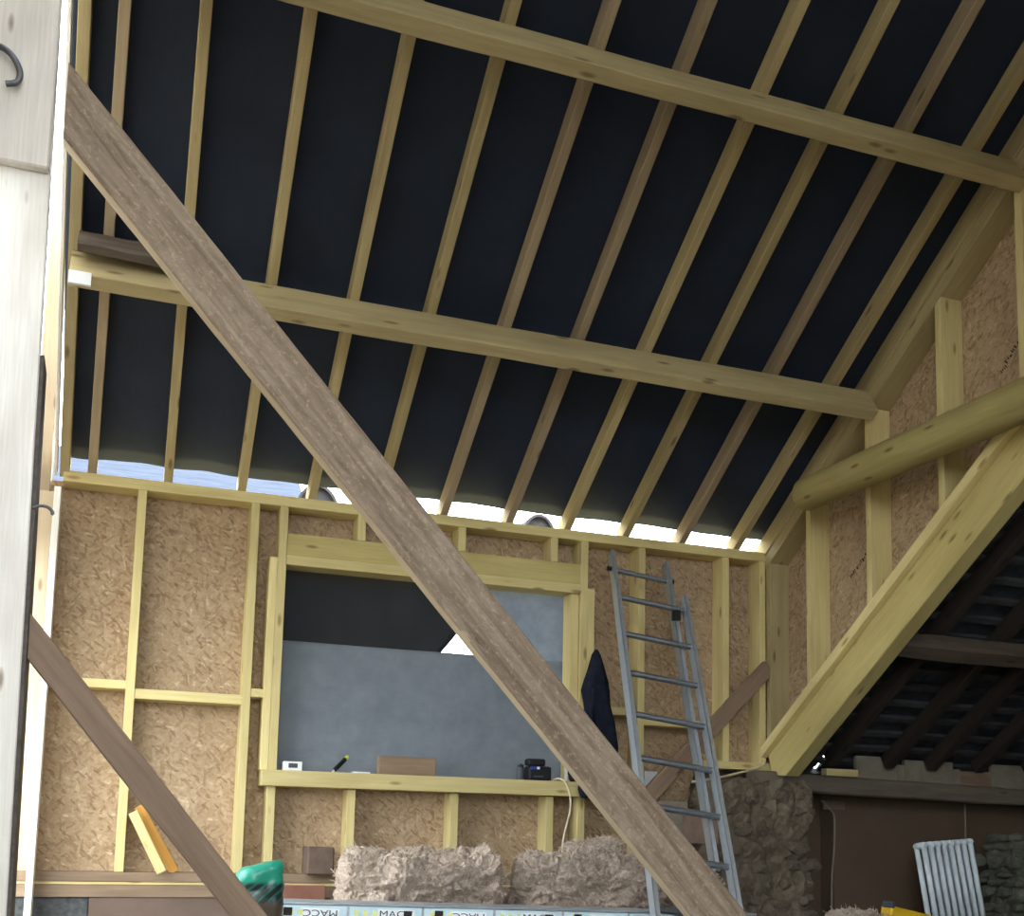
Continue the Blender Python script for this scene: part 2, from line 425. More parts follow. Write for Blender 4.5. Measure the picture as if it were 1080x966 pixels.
box('bottom_plate', (-4.72, -.012, -.05), (-.46, D + .02, -.001), 'plate_brown', WB)
box('packing_strip', (-4.72, -.004, -.066), (-.46, D, -.051), 'pine', WB)
box('sole_plate', (-4.72, -.022, -.13), (-.46, D + .03, -.067), 'plate_brown', WB)
box('raised_plate', (-.46, -.006, .688), (.06, D, .735), 'pine', WB)
# paper label stuck on the board
box('paper_label', (-.80, D - .003, .56), (-.71, D + .001, .66), 'white', WB, 0)

# masonry plinth below
bm = bmesh.new(); bm_box(bm, (-4.72, .0, FLOOR), (-4.05, .3, -.131)); bevel(bm, .008)
WP = tag(finish('wall_plinth', bm, 'block_dark'), 'dark grey block plinth under the left bottom plate', 'wall', kind='structure')
box('plinth_board', (-4.05, -.012, FLOOR), (-.46, .2, -.131), 'brown_board', WP)

# ------------------------------------------------------------------ window
W1 = thing('window_1', (-2.2, .09, .565), 'unglazed window opening covered by grey and black sheets', 'window', 'structure')
def sheet(name, outline, y, mat, n=26, amp=.012, parent=W1):
    """hanging sheet with real folds, outline in X-Z (quad corners: bl, br, tr, tl)"""
    bm = bmesh.new(); g = []
    bl, br, tr, tl = [Vector((p[0], 0, p[1])) for p in outline]
    for layer in (0, .0022):
        rows = []
        for j in range(n + 1):
            v = j / n; row = []
            for i in range(n + 1):
                u = i / n
                p = (bl * (1 - u) + br * u) * (1 - v) + (tl * (1 - u) + tr * u) * v
                e = amp * (noise.noise(Vector((p.x * 2.2, p.z * .9, 3))) + .5 * noise.noise(Vector((p.x * 6, p.z * 3, 9))))
                row.append(bm.verts.new((p.x, y + e + layer, p.z)))
            rows.append(row)
        for j in range(n):
            for i in range(n):
                bm.faces.new((rows[j][i], rows[j][i + 1], rows[j + 1][i + 1], rows[j + 1][i]))
        g.append(rows)
    a, b = g
    for i in range(n):
        bm.faces.new((a[0][i], a[0][i + 1], b[0][i + 1], b[0][i])); bm.faces.new((a[n][i], a[n][i + 1], b[n][i + 1], b[n][i]))
        bm.faces.new((a[i][0], a[i + 1][0], b[i + 1][0], b[i][0])); bm.faces.new((a[i][n], a[i + 1][n], b[i + 1][n], b[i][n]))
    return finish(name, bm, mat, parent, smooth=True)
tag(sheet('grey_sheet', ((-3.16, .5), (-1.27, .5), (-1.27, 1.32), (-3.16, 1.32)), .158, 'grey_sheet'), 'grey breather membrane across the lower opening')
tag(sheet('black_flap', ((-3.16, 1.30), (-2.165, 1.30), (-1.78, 1.79), (-3.16, 1.79)), .175, 'flap', amp=.02), 'black membrane flap with a slanting edge')
tag(sheet('pale_sheet', ((-1.94, 1.29), (-1.27, 1.29), (-1.27, 1.79), (-1.94, 1.79)), .166, 'pale_sheet', amp=.02), 'translucent pale sheet with creases')

# ------------------------------------------------------------------ roof: membrane, rafters, purlins
RTOP = -4.4
def mk_ceiling():
    bm = bmesh.new(); nx, ny = 120, 60
    rows2 = []
    for layer in (0, .004):
        rows = []
        for j in range(ny + 1):
            row = []
            for i in range(nx + 1):
                x = -4.335 + 4.395 * i / nx
                ye = .046 + .012 * noise.noise(Vector((x * 1.7, 0, 5))) + .01 * noise.noise(Vector((x * 6, 2, 5)))
                y = ye + (RTOP - ye) * j / ny
                ph = ((x + 4.179) / .396) % 1.0
                sag = .010 * math.sin(math.pi * ph) * (.6 + .6 * noise.noise(Vector((x * 1.2, y * 1.3, 1))))
                z = plane_z(y, 2.122 + .122) + sag + layer
                row.append(bm.verts.new((x, y, z)))
            rows.append(row)
        for j in range(ny):
            for i in range(nx):
                bm.faces.new((rows[j][i], rows[j][i + 1], rows[j + 1][i + 1], rows[j + 1][i]))
        rows2.append(rows)
    a, b = rows2
    for i in range(nx):
        bm.faces.new((a[0][i], a[0][i + 1], b[0][i + 1], b[0][i])); bm.faces.new((a[ny][i], a[ny][i + 1], b[ny][i + 1], b[ny][i]))
    for j in range(ny):
        bm.faces.new((a[j][0], a[j + 1][0], b[j + 1][0], b[j][0])); bm.faces.new((a[j][nx], a[j + 1][nx], b[j + 1][nx], b[j][nx]))
    return finish('ceiling', bm, 'membrane', smooth=True)
CE = tag(mk_ceiling(), 'black roofing membrane stretched over sloping pine rafters', 'roof', kind='structure')
RX = [(-4.179, -4.113), (-3.783, -3.826), (-3.385, -3.42), (-2.99, -3.01), (-2.6, -2.617), (-2.203, -2.209), (-1.79, -1.802), (-1.41, -1.401), (-1.012, -1.003), (-.615, -.616), (-.219, -.215)]
def rafter(x0, x1, w, depth, mat, z0=2.122, name='rafter', ylo=.05, parent=CE):
    k = (RTOP + .02) / -2.4
    a = Vector((x0, ylo, plane_z(ylo, z0))) - N_IN * depth / 2
    b = Vector((x0 + (x1 - x0) * k, RTOP + .02, plane_z(RTOP + .02, z0))) - N_IN * depth / 2
    return beam(name, a, b, w, depth, mat, parent, up=-N_IN)
mats = ['pine_grey', 'pine_rafter', 'pine_rafter', 'pine_rafter', 'pine_rafter', 'pine_grey', 'pine_grey', 'pine_rafter', 'pine_rafter', 'pine_grey', 'pine_rafter']
for (a, b), m in zip(RX, mats): rafter(a, b, .047, .099, m)
rafter(-4.316, -4.260, .05, .12, 'pine_rafter', 2.11, 'verge_rafter', .03)
rafter(-4.362, -4.318, .018, .10, 'pine_white', 2.112, 'verge_board', .03)

# unseen far slope added beyond the ridge to hold back sky light
bm = bmesh.new()
zr = plane_z(RTOP, 2.244)
q = [(FS_X0, RTOP, zr), (.1, RTOP, zr), (.1, -7.6, zr - T * (7.6 + RTOP)), (FS_X0, -7.6, zr - T * (7.6 + RTOP))]
a = [bm.verts.new(p) for p in q]; b = [bm.verts.new((p[0], p[1], p[2] + .02)) for p in q]
bm.faces.new(a); bm.faces.new(b)
for i in range(4): bm.faces.new((a[i], a[(i + 1) % 4], b[(i + 1) % 4], b[i]))
finish('added_far_slope', bm, 'membrane', CE)
def purlin(y, z, x0, x1, label, mat):
    # y,z: lower (down-slope) arris of its bottom face
    w, h = .072, .188
    c = Vector((0, y, z)) + S_UP * w / 2 - N_IN * h / 2
    o = beam('purlin', (x0, c.y, c.z), (x1, c.y, c.z), w, h, mat, None, up=-N_IN, bev=.004, wob=.004, seg=60)
    return tag(o, label, 'beam', 'roof purlins')
purlin(-1.133, 2.633, -4.30, -.005, 'lower roof purlin, the one passing behind the long diagonal prop', 'pine_rafter')
purlin(-2.283, 3.386, -4.28, -.005, 'upper roof purlin, running to the top right corner', 'pine_rafter')
o = beam('timber_stub', (-4.27, -1.19, 2.83), (-3.86, -1.19, 2.82), .06, .12, 'old_dark', None, up=-N_IN, bev=.012, wob=.012, seg=14)
tag(o, 'dark weathered timber stub lying on the left end of the lower purlin', 'timber')
o = box('metal_bracket', (-4.30, -1.222, 2.612), (-4.205, -1.204, 2.672), 'white', None, .001)
tag(o, 'small white plate on the left end of the lower purlin', 'bracket')

# ------------------------------------------------------------------ right gable wall
WR = thing('wall_right', (.05, -1.6, .8), 'strand board gable wall with pine studs above the sloping yellow beam', 'wall', 'structure')
for y0, y1 in ((-1.0785, .14), (-2.2635, -1.0785), (-4.0, -2.2635)):
    bm = bmesh.new()
    zl = lambda y: .70 - T * y; zh = lambda y: 2.22 - T * y
    pts = [(y0, zl(y0)), (y1, zl(y1)), (y1, zh(y1)), (y0, zh(y0))]
    cy, cz = (y0 + y1) / 2, sum(p[1] for p in pts) / 4
    fr = [bm.verts.new((p[0] - cy, p[1] - cz, 0)) for p in pts]; bk = [bm.verts.new((p[0] - cy, p[1] - cz, .011)) for p in pts]
    bm.faces.new(fr); bm.faces.new(bk)
    for i in range(4): bm.faces.new((fr[i], fr[(i + 1) % 4], bk[(i + 1) % 4], bk[i]))
    mtx = Matrix(((0, 0, 1, .14), (1, 0, 0, cy), (0, 1, 0, cz), (0, 0, 0, 1)))
    finish('osb_panel', bm, 'osb', WR, mtx)
def gz(y, z0): return (0, y, z0 - T * y)
cut_hi = ((0, 0, 2.005), tuple(-N_IN)); cut_lo = ((0, 0, .765), tuple(N_IN))
for y in (-.46, -1.055, -1.662, -2.24, -2.84, -3.44, -3.9):
    beam('stud', (.07, y - .0235, .6 - T * y), (.07, y - .0235, 2.25 - T * y), .14, .047, 'pine', WR, (0, 1, 0), .002, cut=[cut_hi, cut_lo])
beam('corner_stud', (.07, -.03, .6), (.07, -.03, 2.25), .14, .05, 'pine_rafter', WR, (0, 1, 0), .002, cut=[cut_hi, cut_lo])
def along(z_lo, depth, x0, x1, mat, name, parent=WR, ya=.06, yb=RTOP, bev=.003, **kw):
    a = Vector(((x0 + x1) / 2, ya, z_lo - T * ya)) - N_IN * depth / 2; b = Vector(((x0 + x1) / 2, yb, z_lo - T * yb)) - N_IN * depth / 2
    return beam(name, a, b, x1 - x0, depth, mat, parent, up=-N_IN, bev=bev, **kw)
along(2.10, .118, -.012, .06, 'pine_rafter', 'gable_rafter')
along(2.006, .078, -.004, .14, 'pine_rafter', 'top_rail')
along(.767, .06, -.045, .14, 'pine', 'sole_rail', ya=.0)
# ink stamps on the boards (illegible rows of print)
def stamp(p, q):
    bm = bmesh.new(); p, q = Vector(p), Vector(q); d = (q - p); L = d.length; d.normalize(); n = Vector((0, -d.z, d.y))
    s = 0
    while s < L:
        w = random.uniform(.004, .012); h = random.uniform(.012, .03); o_ = random.uniform(-.008, .008)
        a = p + d * s + n * (o_ - h / 2)
        vs = [bm.verts.new(a + x) for x in (Vector(), d * w, d * w + n * h, n * h)]
        bm.faces.new(vs); s += w + random.uniform(.004, .016)
    return finish('ink_stamp', bm, 'ink', WR)
stamp((.1385, -1.98, 2.62), (.1385, -2.36, 2.98)); stamp((.1385, -.72, 1.82), (.1385, -1.0, 2.03))

b = along(.50, .222, -.006, .10, 'pine_green', 'gable_beam', None, ya=-.03, bev=.005, cut=[((0, -.06, .7), (0, .97, -.25)), ((0, -.2, .648), (0, .1, -1))])
tag(b, 'thick yellow-green beam sloping up below the gable boards', 'beam')

# half-round log against the gable studs
def log(name, p0, p1, r, mat):
    p0, p1 = Vector(p0), Vector(p1); L = (p1 - p0).length; X = (p1 - p0).normalized(); Z = Vector((0, 0, 1)); Z = (Z - X * Z.dot(X)).normalized(); Y = Z.cross(X)
    mtx = Matrix.Identity(4)
    for i in range(3): mtx[i][0], mtx[i][1], mtx[i][2], mtx[i][3] = X[i], Y[i], Z[i], p0[i]
    bm = bmesh.new(); rings = []
    for k in range(61):
        x = L * k / 60
        row = []
        for a in range(24):
            th = 2 * math.pi * a / 24
            rr = r * (1 + .05 * noise.noise(Vector((x * 1.3, math.cos(th), math.sin(th)))) + .02 * noise.noise(Vector((x * 6, math.cos(th) * 3, math.sin(th) * 3))))
            row.append(bm.verts.new((x, rr * math.cos(th), rr * math.sin(th))))
        rings.append(row)
    for k in range(60):
        for a in range(24): bm.faces.new((rings[k][a], rings[k][(a + 1) % 24], rings[k + 1][(a + 1) % 24], rings[k + 1][a]))
    for rr_ in (rings[0], rings[-1]): bm.faces.new([bm.verts.new(v.co) for v in rr_])
    o = finish(name, bm, mat, None, mtx)
    for p in o.data.polygons: p.use_smooth = len(p.vertices) == 4
    return o
tag(log('round_pole', (-.15, -.69, 2.310), (-.15, -3.5, 2.243), .10, 'pine_log'), 'peeled round log fixed level across the gable studs', 'log')

# ------------------------------------------------------------------ left wall posts
WL = thing('wall_left', (-4.42, -1.3, FLOOR), 'open left side with pale timber posts', 'wall', 'structure')
beam('near_post', (-4.452, -2.27, FLOOR), (-4.512, -2.27, 4.1), .34, .06, 'pine_white', WL, (0, 1, 0), .005)
box('cladding_block', (-4.66, -2.345, 2.495), (-4.325, -2.301, 4.1), 'pine_beige', WL, .006)
o = beam('steel_strap', (-4.275, -2.215, FLOOR), (-4.3035, -2.215, 1.84), .014, .17, 'steel_dark', WL, (0, 1, 0), .001)
box('edge_board', (-4.352, -.16, -.25), (-4.318, -.024, 1.985), 'pine_white', WL, .003)
# unseen boarded triangle added above the open left side to dim high light
bm = bmesh.new(); zr = plane_z(RTOP, 2.24)
q = [(-2.30, 2.5), (-7.6, 2.5), (-7.6, 2.51), (RTOP, zr), (-2.30, plane_z(-2.30, 2.24))]
q[2] = (-7.6, max(2.51, zr - T * (7.6 + RTOP)))
a = [bm.verts.new((-4.62, y, z)) for y, z in q]; b = [bm.verts.new((-4.57, y, z)) for y, z in q]
bm.faces.new(a); bm.faces.new(b)
for i in range(5): bm.faces.new((a[i], a[(i + 1) % 5], b[(i + 1) % 5], b[i]))
finish('added_gable_boarding', bm, 'pine_beige', WL)
box('added_side_boarding', (-4.80, -2.05, 1.75), (-4.74, .16, 3.4), 'pine_beige', WL, .003)  # unseen boards added; the opening below lights the lower left wall
box('added_side_boarding', (-4.80, -6.8, FLOOR), (-4.74, -2.31, 2.5), 'pine_beige', WL, .003)  # unseen boards added to cut light from the left
def hook(pts, r, label):
    return tag(tube('iron_hook', pts, r, 'iron', None, 8), label, 'hook')
hook([(-4.296, -2.30, 1.30), (-4.275, -2.318, 1.305), (-4.25, -2.325, 1.302), (-4.233, -2.325, 1.286), (-4.237, -2.325, 1.278)], .0055, 'thin bent hook sticking out of the dark strap on the near post')
hook([(-4.53, -2.35, 2.87), (-4.505, -2.37, 2.885), (-4.465, -2.375, 2.86), (-4.437, -2.375, 2.81), (-4.442, -2.372, 2.77), (-4.478, -2.37, 2.755)], .011, 'thick curved iron hook on the beige block of the near post')

# ------------------------------------------------------------------ diagonal props
def prop(name, p0, p1, w, thick, mat, label, cuts, ch, wob=.004, edge=None):
    d = Vector(p1) - Vector(p0); up = Vector((d.z, 0, -d.x)).normalized()
    if up.z < 0: up = -up
    o = beam(name, p0, p1, thick, w, mat, None, up=up, bev=ch, wob=wob, seg=90, cut=cuts)
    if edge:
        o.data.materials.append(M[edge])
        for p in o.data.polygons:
            if p.normal.z < -.75: p.material_index = 1  # underside coloured paler, as if lit from the lower left
    return tag(o, label, 'prop')
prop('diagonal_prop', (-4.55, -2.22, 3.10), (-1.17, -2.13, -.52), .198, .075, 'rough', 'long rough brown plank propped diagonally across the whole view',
     [((-4.293, 0, 0), (-1, 0, 0)), ((0, 0, FLOOR), (0, 0, -1))], .006, edge='prop_lit_edge')
prop('low_prop', (-4.5, -2.24, 1.13), (-3.1, -2.20, -.55), .10, .04, 'strut_brown', 'short reddish-brown board propped against the foot of the near post',
     [((-4.286, 0, 0), (-1, 0, 0)), ((0, 0, FLOOR), (0, 0, -1))], .004, .002)
o = beam('brown_brace', (-.93, -.028, .42), (.0, -.028, 1.36), .04, .10, 'strut_brown', None, up=(-.7, 0, .7), bev=.004)
tag(o, 'short brown board nailed diagonally across the corner studs behind the ladder', 'brace')
o = beam('timber_offcut', (-3.862, -.03, .312), (-3.70, -.075, .0), .03, .05, 'pine', None, up=(.9, 0, .45)); tag(o, 'pale yellow offcut leaning in the bay beneath the low prop', 'offcut')
o = beam('timber_offcut', (-3.835, .03, .345), (-3.63, .03, .0), .03, .05, 'orange', None, up=(.9, 0, .45)); tag(o, 'orange-stained offcut leaning beside the pale yellow one', 'offcut')

# ------------------------------------------------------------------ ladder
def ladder():
    LD = Vector((-.177, -.65, -1.0)).normalized()          # down along the stiles
    W = Vector((1, 0, 0)); W = (W - LD * W.dot(LD)).normalized()
    Nn = W.cross(LD)                                        # faces the room
    if Nn.y > 0: Nn = -Nn
    top = Vector((-1.16, -.045, 1.965))
    L = thing('extension_ladder', (-1.25, -1.0, FLOOR), 'aluminium extension ladder leaning against the back wall', 'ladder')
    def rail(a0, s0, s1, nrm, mat='alu'):
        bm = bmesh.new(); ln = s1 - s0
        for lo, hi in (((0, .0, -.032), (ln, .005, .032)), ((0, -.0, .027), (ln, .024, .032)), ((0, -.0, -.032), (ln, .024, -.027)), ((0, .019, .018), (ln, .024, .027)), ((0, .019, -.027), (ln, .024, -.018))):
            bm_box(bm, lo, hi)
        p = top + W * a0 + LD * s0 + Nn * nrm
        mtx = Matrix.Identity(4)
        for i in range(3): mtx[i][0], mtx[i][1], mtx[i][2], mtx[i][3] = LD[i], W[i], Nn[i], p[i]
        return finish('stile', bm, mat, L, mtx)
    floor_s = lambda a, nrm: ((top + W * a + Nn * nrm).z - FLOOR) / -LD.z
    # fly section
    FW, BW = .385, .462
    rail(0, 0, 2.25, .04); rail(FW - .024, 0, 2.25, .04)
    # base section, in front
    rail(-.03, .36, floor_s(0, .11), .11); rail(-.03 + BW - .024, .36, floor_s(0, .11), .11)
    def rung(s, a0, a1, nrm, r=.016):
        bm = bmesh.new(); p0 = top + W * a0 + LD * s + Nn * nrm; p1 = top + W * a1 + LD * s + Nn * nrm
        bm_tube(bm, [p0, p1], r, 10)
        return finish('rung', bm, 'alu_dark', L)
    s = .155
    for k in range(1): rung(s + .298 * k, .004, FW - .004, .04)
    for k in range(1, 9):
        if s + .298 * k < floor_s(0, .11) - .1: rung(s + .298 * k + .012, -.026, -.03 + BW - .004, .11, .017)
    for a in (-.018, FW + .004):                                # rubber end caps / hooks
        p = top + W * (a + .006) + LD * .15 + Nn * .04
        bm = bmesh.new(); bm_tube(bm, [p - W * .016, p + W * .016], .014, 10); finish('pivot_cap', bm, 'black', L)
    p = top + W * (BW - .10) + LD * .50 + Nn * .09
    bm = bmesh.new(); bm_box(bm, p + Vector((-.02, -.02, -.03)), p + Vector((.02, .02, .03))); finish('rung_catch', bm, 'black', L)
ladder()

# ------------------------------------------------------------------ jacket hanging on the window jamb
def jacket():
    bm = bmesh.new(); prof = [(1.372, -1.212, .010, .012), (1.34, -1.21, .03, .03), (1.27, -1.203, .055, .045), (1.18, -1.195, .085, .055), (1.12, -1.195, .098, .05), (1.05, -1.182, .092, .058), (.92, -1.16, .10, .06), (.78, -1.145, .11, .065), (.64, -1.15, .12, .065), (.52, -1.16, .115, .06), (.46, -1.16, .09, .045)]
    rows = []
    n = 36
    for i in range(len(prof) - 1):
        a, b = prof[i], prof[i + 1]
        for k in range(5):
            t = k / 5; z, x, w, d = [a[j] * (1 - t) + b[j] * t for j in range(4)]
            row = []
            for q in range(n):
                th = 2 * math.pi * q / n
                fold = 1 + .13 * math.sin(th * 5 + z * 6) * min(1, (1.4 - z) * 3) + .16 * noise.noise(Vector((math.cos(th) * 1.5, math.sin(th) * 1.5, z * 5)))
                row.append(bm.verts.new((x - .025 - .05 * (1.37 - z) + w * .92 * math.cos(th) * fold, -.072 + d * math.sin(th) * fold, z)))
            rows.append(row)
    for i in range(len(rows) - 1):
        for q in range(n): bm.faces.new((rows[i][q], rows[i][(q + 1) % n], rows[i + 1][(q + 1) % n], rows[i + 1][q]))
    bm.faces.new(rows[0]); bm.faces.new(rows[-1])
    o = finish('jacket', bm, 'cloth', None, smooth=True)
    tag(o, 'dark navy jacket hanging from the right window jamb', 'jacket')
    bm = bmesh.new(); bm_tube(bm, [(-1.27, -.125, 1.13), (-1.29, -.13, .95), (-1.29, -.135, .72)], .014, 8); finish('sleeve_seam', bm, 'cloth', o, smooth=True)
jacket()

# ------------------------------------------------------------------ things on the window sill
SZ = .5655
o = box('card_box', (-3.085, -.03, SZ), (-2.985, .04, SZ + .05), 'white', None, .002); tag(o, 'small white card box at the left end of the window sill', 'box')
box('printed_panel', (-3.06, -.032, SZ + .015), (-3.01, -.029, SZ + .04), 'grey_plastic', o, 0)
kn = thing('utility_knife', (-2.80, -.01, SZ), 'black knife with a yellow end leaning up on the window sill', 'knife')
kd = Vector((.085, .05, .085)); k0 = Vector((-2.80, -.005, SZ + .012))
beam('handle', k0, k0 + kd * .82, .016, .024, 'black', kn, bev=.004); beam('yellow_end', k0 + kd * .82, k0 + kd, .014, .02, 'yellow_green', kn, bev=.003)
beam('blade', k0 - kd * .16, k0, .002, .012, 'white', kn, bev=0)
o = box('paper_slip', (-2.70, -.03, SZ), (-2.60, .03, SZ + .008), 'white', None, .001); tag(o, 'flat white slip beside the knife on the window sill', 'paper')
o = box('wood_block', (-2.548, -.02, SZ), (-2.21, .05, SZ + .105), 'plate_brown', None, .004); tag(o, 'brown timber block standing in the middle of the window sill', 'block')
ch = thing('battery_charger', (-1.57, 0, SZ), 'black charger with a blue panel near the right end of the window sill', 'charger')
bm = bmesh.new(); bm_box(bm, (-1.645, -.03, SZ), (-1.495, .06, SZ + .085)); bevel(bm, .014, 2); finish('body', bm, 'black', ch)
bm = bmesh.new(); bm_box(bm, (-1.645, -.02, SZ + .087), (-1.53, .05, SZ + .13)); bevel(bm, .012, 2); finish('battery_pack', bm, 'black', ch)
box('blue_panel', (-1.632, -.036, SZ + .065), (-1.595, -.029, SZ + .082), 'blue', ch, .001)
box('pale_print', (-1.592, -.035, SZ + .066), (-1.575, -.029, SZ + .08), 'white', ch, .001)
box('label_strip', (-1.612, -.035, SZ + .018), (-1.553, -.029, SZ + .028), 'grey_plastic', ch, .001)
bt = thing('spray_can', (-1.685, .0, SZ), 'slim grey canister beside the black charger on the window sill', 'canister')
bm = bmesh.new(); bm_tube(bm, [(-1.685, 0, SZ), (-1.685, 0, SZ + .075)], .021, 14); finish('body', bm, 'grey_plastic', bt, smooth=False)
bm = bmesh.new(); bm_tube(bm, [(-1.685, 0, SZ + .075), (-1.685, 0, SZ + .088), (-1.685, 0, SZ + .095)], [.02, .018, .008], 14); finish('cap', bm, 'black', bt)
dr = thing('tool_pouch', (-1.36, -.03, SZ), 'black tool pouch with a white edge at the right end of the window sill', 'pouch')
bm = bmesh.new(); bm_box(bm, (-1.375, .005, SZ), (-1.29, .06, SZ + .15)); bevel(bm, .018, 2)
for v in bm.verts: v.co.x += (v.co.z - SZ) * -.15 + .01
finish('pouch_body', bm, 'black', dr)
box('white_edge', (-1.397, .0, SZ + .004), (-1.381, .023, SZ + .125), 'white', dr, .002)
o = tube('hanging_cord', [(-1.48, .0, SZ + .006), (-1.455, -.04, SZ + .014), (-1.42, -.06, SZ - .01), (-1.39, -.065, .48), (-1.385, -.06, .40), (-1.40, -.05, .32), (-1.425, -.05, .20), (-1.43, -.05, .08), (-1.43, -.05, FLOOR + .004)], .006, 'cord')
tag(o, 'cream cable looping over the sill and hanging down', 'cable')

# ------------------------------------------------------------------ things along the bottom plate
o = box('brown_block', (-2.945, -.11, .0), (-2.80, -.012 + .09, .15), 'block_brown', None, .006); o.rotation_euler.z += 0
tag(o, 'dark brown block standing on the bottom plate left of the wool', 'block')
o = box('red_board', (-3.25, -.16, FLOOR), (-2.85, -.13, -.055), 'red_board', None, .003); tag(o, 'reddish board standing below the brown block', 'board')

def wool(name, c, size, label, seed, amp=.035, rz=0, nr=150, ns=110, fold=None, fibres=2500):
    bm = bmesh.new(); rows = []
    lx, ly, lz = size
    for i in range(nr + 1):
        u = i / nr; x = (u - .5) * lx
        e = abs(2 * u - 1); k = (1 - e ** 9) ** .5 if e < 1 else 0
        row = []
        for q in range(ns):
            th = 2 * math.pi * q / ns; cx, sx = math.cos(th), math.sin(th)
            p = 3.2; rr = (abs(cx) ** p + abs(sx) ** p) ** (-1 / p)
            v = Vector((x, ly / 2 * rr * cx * k, lz / 2 * rr * sx * k))
            s_ = Vector((seed * 7.3, seed * 3.1, 0))
            wv = v + noise.noise_vector(v * 7 + s_) * .05
            d = amp * (.7 * noise.noise(v * 5 + s_) + 1.0 * noise.turbulence(Vector((wv.x * 5, wv.y * 9, wv.z * 15)) + s_, 5, False) - .6) + amp * .55 * noise.turbulence(Vector((wv.x * 22, wv.y * 34, wv.z * 44)) + s_, 3, True)
            nrm = Vector((0, cx, sx)) * k + Vector((1 if u > .5 else -1, 0, 0)) * (1 - k)
            v += nrm * d
            if fold is not None and abs(x - fold) < .1 and sx > -.3:
                v += Vector((0, -.03, .045)) * math.exp(-((x - fold) / .035) ** 2)
            row.append(bm.verts.new(v))
        rows.append(row)
    for i in range(nr):
        for q in range(ns): bm.faces.new((rows[i][q], rows[i][(q + 1) % ns], rows[i + 1][(q + 1) % ns], rows[i + 1][q]))
    bm.faces.new(rows[0]); bm.faces.new(rows[-1])
    zmin = min(v.co.z for v in bm.verts)
    fb = None
    if fibres:
        rnd = random.Random(seed); fb = bmesh.new()
        vis = [v for row in rows for v in row if v.co.y < .1 or v.co.z > 0]
        for _ in range(fibres):
            v = rnd.choice(vis).co; nn = Vector((v.x / lx * .6, v.y / ly, v.z / lz)).normalized()
            t = Vector((rnd.uniform(-1, 1), rnd.uniform(-.5, .5), rnd.uniform(-.6, .6))).normalized()
            ln = rnd.uniform(.012, .04); r = rnd.uniform(.0008, .0022)
            a = v - nn * .003; b = a + t * ln * .5 + nn * rnd.uniform(.003, .012); c_ = a + t * ln + nn * rnd.uniform(-.002, .014) + Vector((0, 0, rnd.uniform(-.008, .008)))
            bm_tube(fb, [a, b, c_], [r, r, r * .5], 3, False)
    o = finish(name, bm, 'wool', None, Matrix.Translation(Vector((c[0], c[1], c[2] if c[2] is not None else FLOOR - zmin))) @ Matrix.Rotation(rz, 4, 'Z'), smooth=True)
    if fb is not None:
        f = finish('loose_fibres', fb, 'wool_fibre'); f.parent = o; tag(f, kind='stuff')
    return tag(o, label, 'insulation', 'mineral wool on the floor')
wool('wool_batt', (-2.485, -.76, None), (.85, .40, .43), 'long brown mineral wool batt, left half of the pile', 1, .05, nr=260, ns=170, fold=.36)
wool('wool_batt', (-1.575, -.76, None), (.85, .40, .42), 'long brown mineral wool batt, right half of the pile', 2, .05, nr=260, ns=170)
wool('wool_roll', (-1.40, -.44, .165), (.36, .16, .13), 'small wool roll lying on top behind the right end of the pile', 3, .02, nr=70, ns=60, fibres=500)
wool('wool_roll', (-.97, -.80, None), (.28, .34, .36), 'darker wool clump tucked behind the foot of the long prop', 4, .05, nr=90, ns=80)
wool('wool_scrap', (-.06, -1.0, None), (.34, .22, .15), 'loose wool scrap at the bottom beside the yellow tool', 5, .03, nr=70, ns=60, fibres=500)
wool('wool_scrap', (.83, -.9, None), (.18, .16, .12), 'tiny wool scrap in front of the radiator foot', 6, .03, nr=50, ns=50, fibres=500)

# staging board with printed stickers
sb = thing('staging_board', (-2.2, -1.3, -.2), 'aluminium board with printed MACC stickers along the bottom edge', 'board')
BX0, BX1, BY, BZ = -3.33, -.9, -1.34, -.065
tilt = -.0235
def bp_(x, y, z): return Vector((x, y, z + (x + 3.33) * tilt))
def bbeam(name, x0, x1, y0, y1, z0, z1, mat, bev=.002, parent=sb):
    return beam(name, bp_(x0, (y0 + y1) / 2, (z0 + z1) / 2), bp_(x1, (y0 + y1) / 2, (z0 + z1) / 2), y1 - y0, z1 - z0, mat, parent, bev=bev)
bbeam('top_deck', BX0, BX1, BY - .006, BY + .20, BZ - .013, BZ, 'alu', .003)
bbeam('side_rail', BX0, BX1, BY, BY + .03, BZ - .105, BZ - .013, 'alu', .003)
bbeam('side_rail', BX0, BX1, BY + .17, BY + .20, BZ - .105, BZ - .013, 'alu', .003)
def lettering(txt, x, flip, parent, w=.14, h=.03, zc=BZ - .046):
    cu = bpy.data.curves.new('lettering', 'FONT'); cu.body = txt; cu.align_x = 'CENTER'; cu.align_y = 'CENTER'; cu.size = h * 1.35; cu.extrude = .0006
    tmp = bpy.data.objects.new('lettering', cu); COL.objects.link(tmp)
    dg = bpy.context.evaluated_depsgraph_get(); me = bpy.data.meshes.new_from_object(tmp.evaluated_get(dg))
    bpy.data.objects.remove(tmp); bpy.data.curves.remove(cu)
    o = bpy.data.objects.new('lettering', me); me.materials.clear(); me.materials.append(M['ink_blue'])
    p = bp_(x, BY - .0052, zc)
    R = Matrix.Rotation(math.pi / 2, 4, 'X')
    if flip: R = R @ Matrix.Rotation(math.pi, 4, 'Z')
    o.matrix_world = Matrix.Translation(p) @ R @ Matrix.Diagonal((1.35, 1, 1, 1))
    link(o, parent); return o
x = BX0 + .03; k = 0
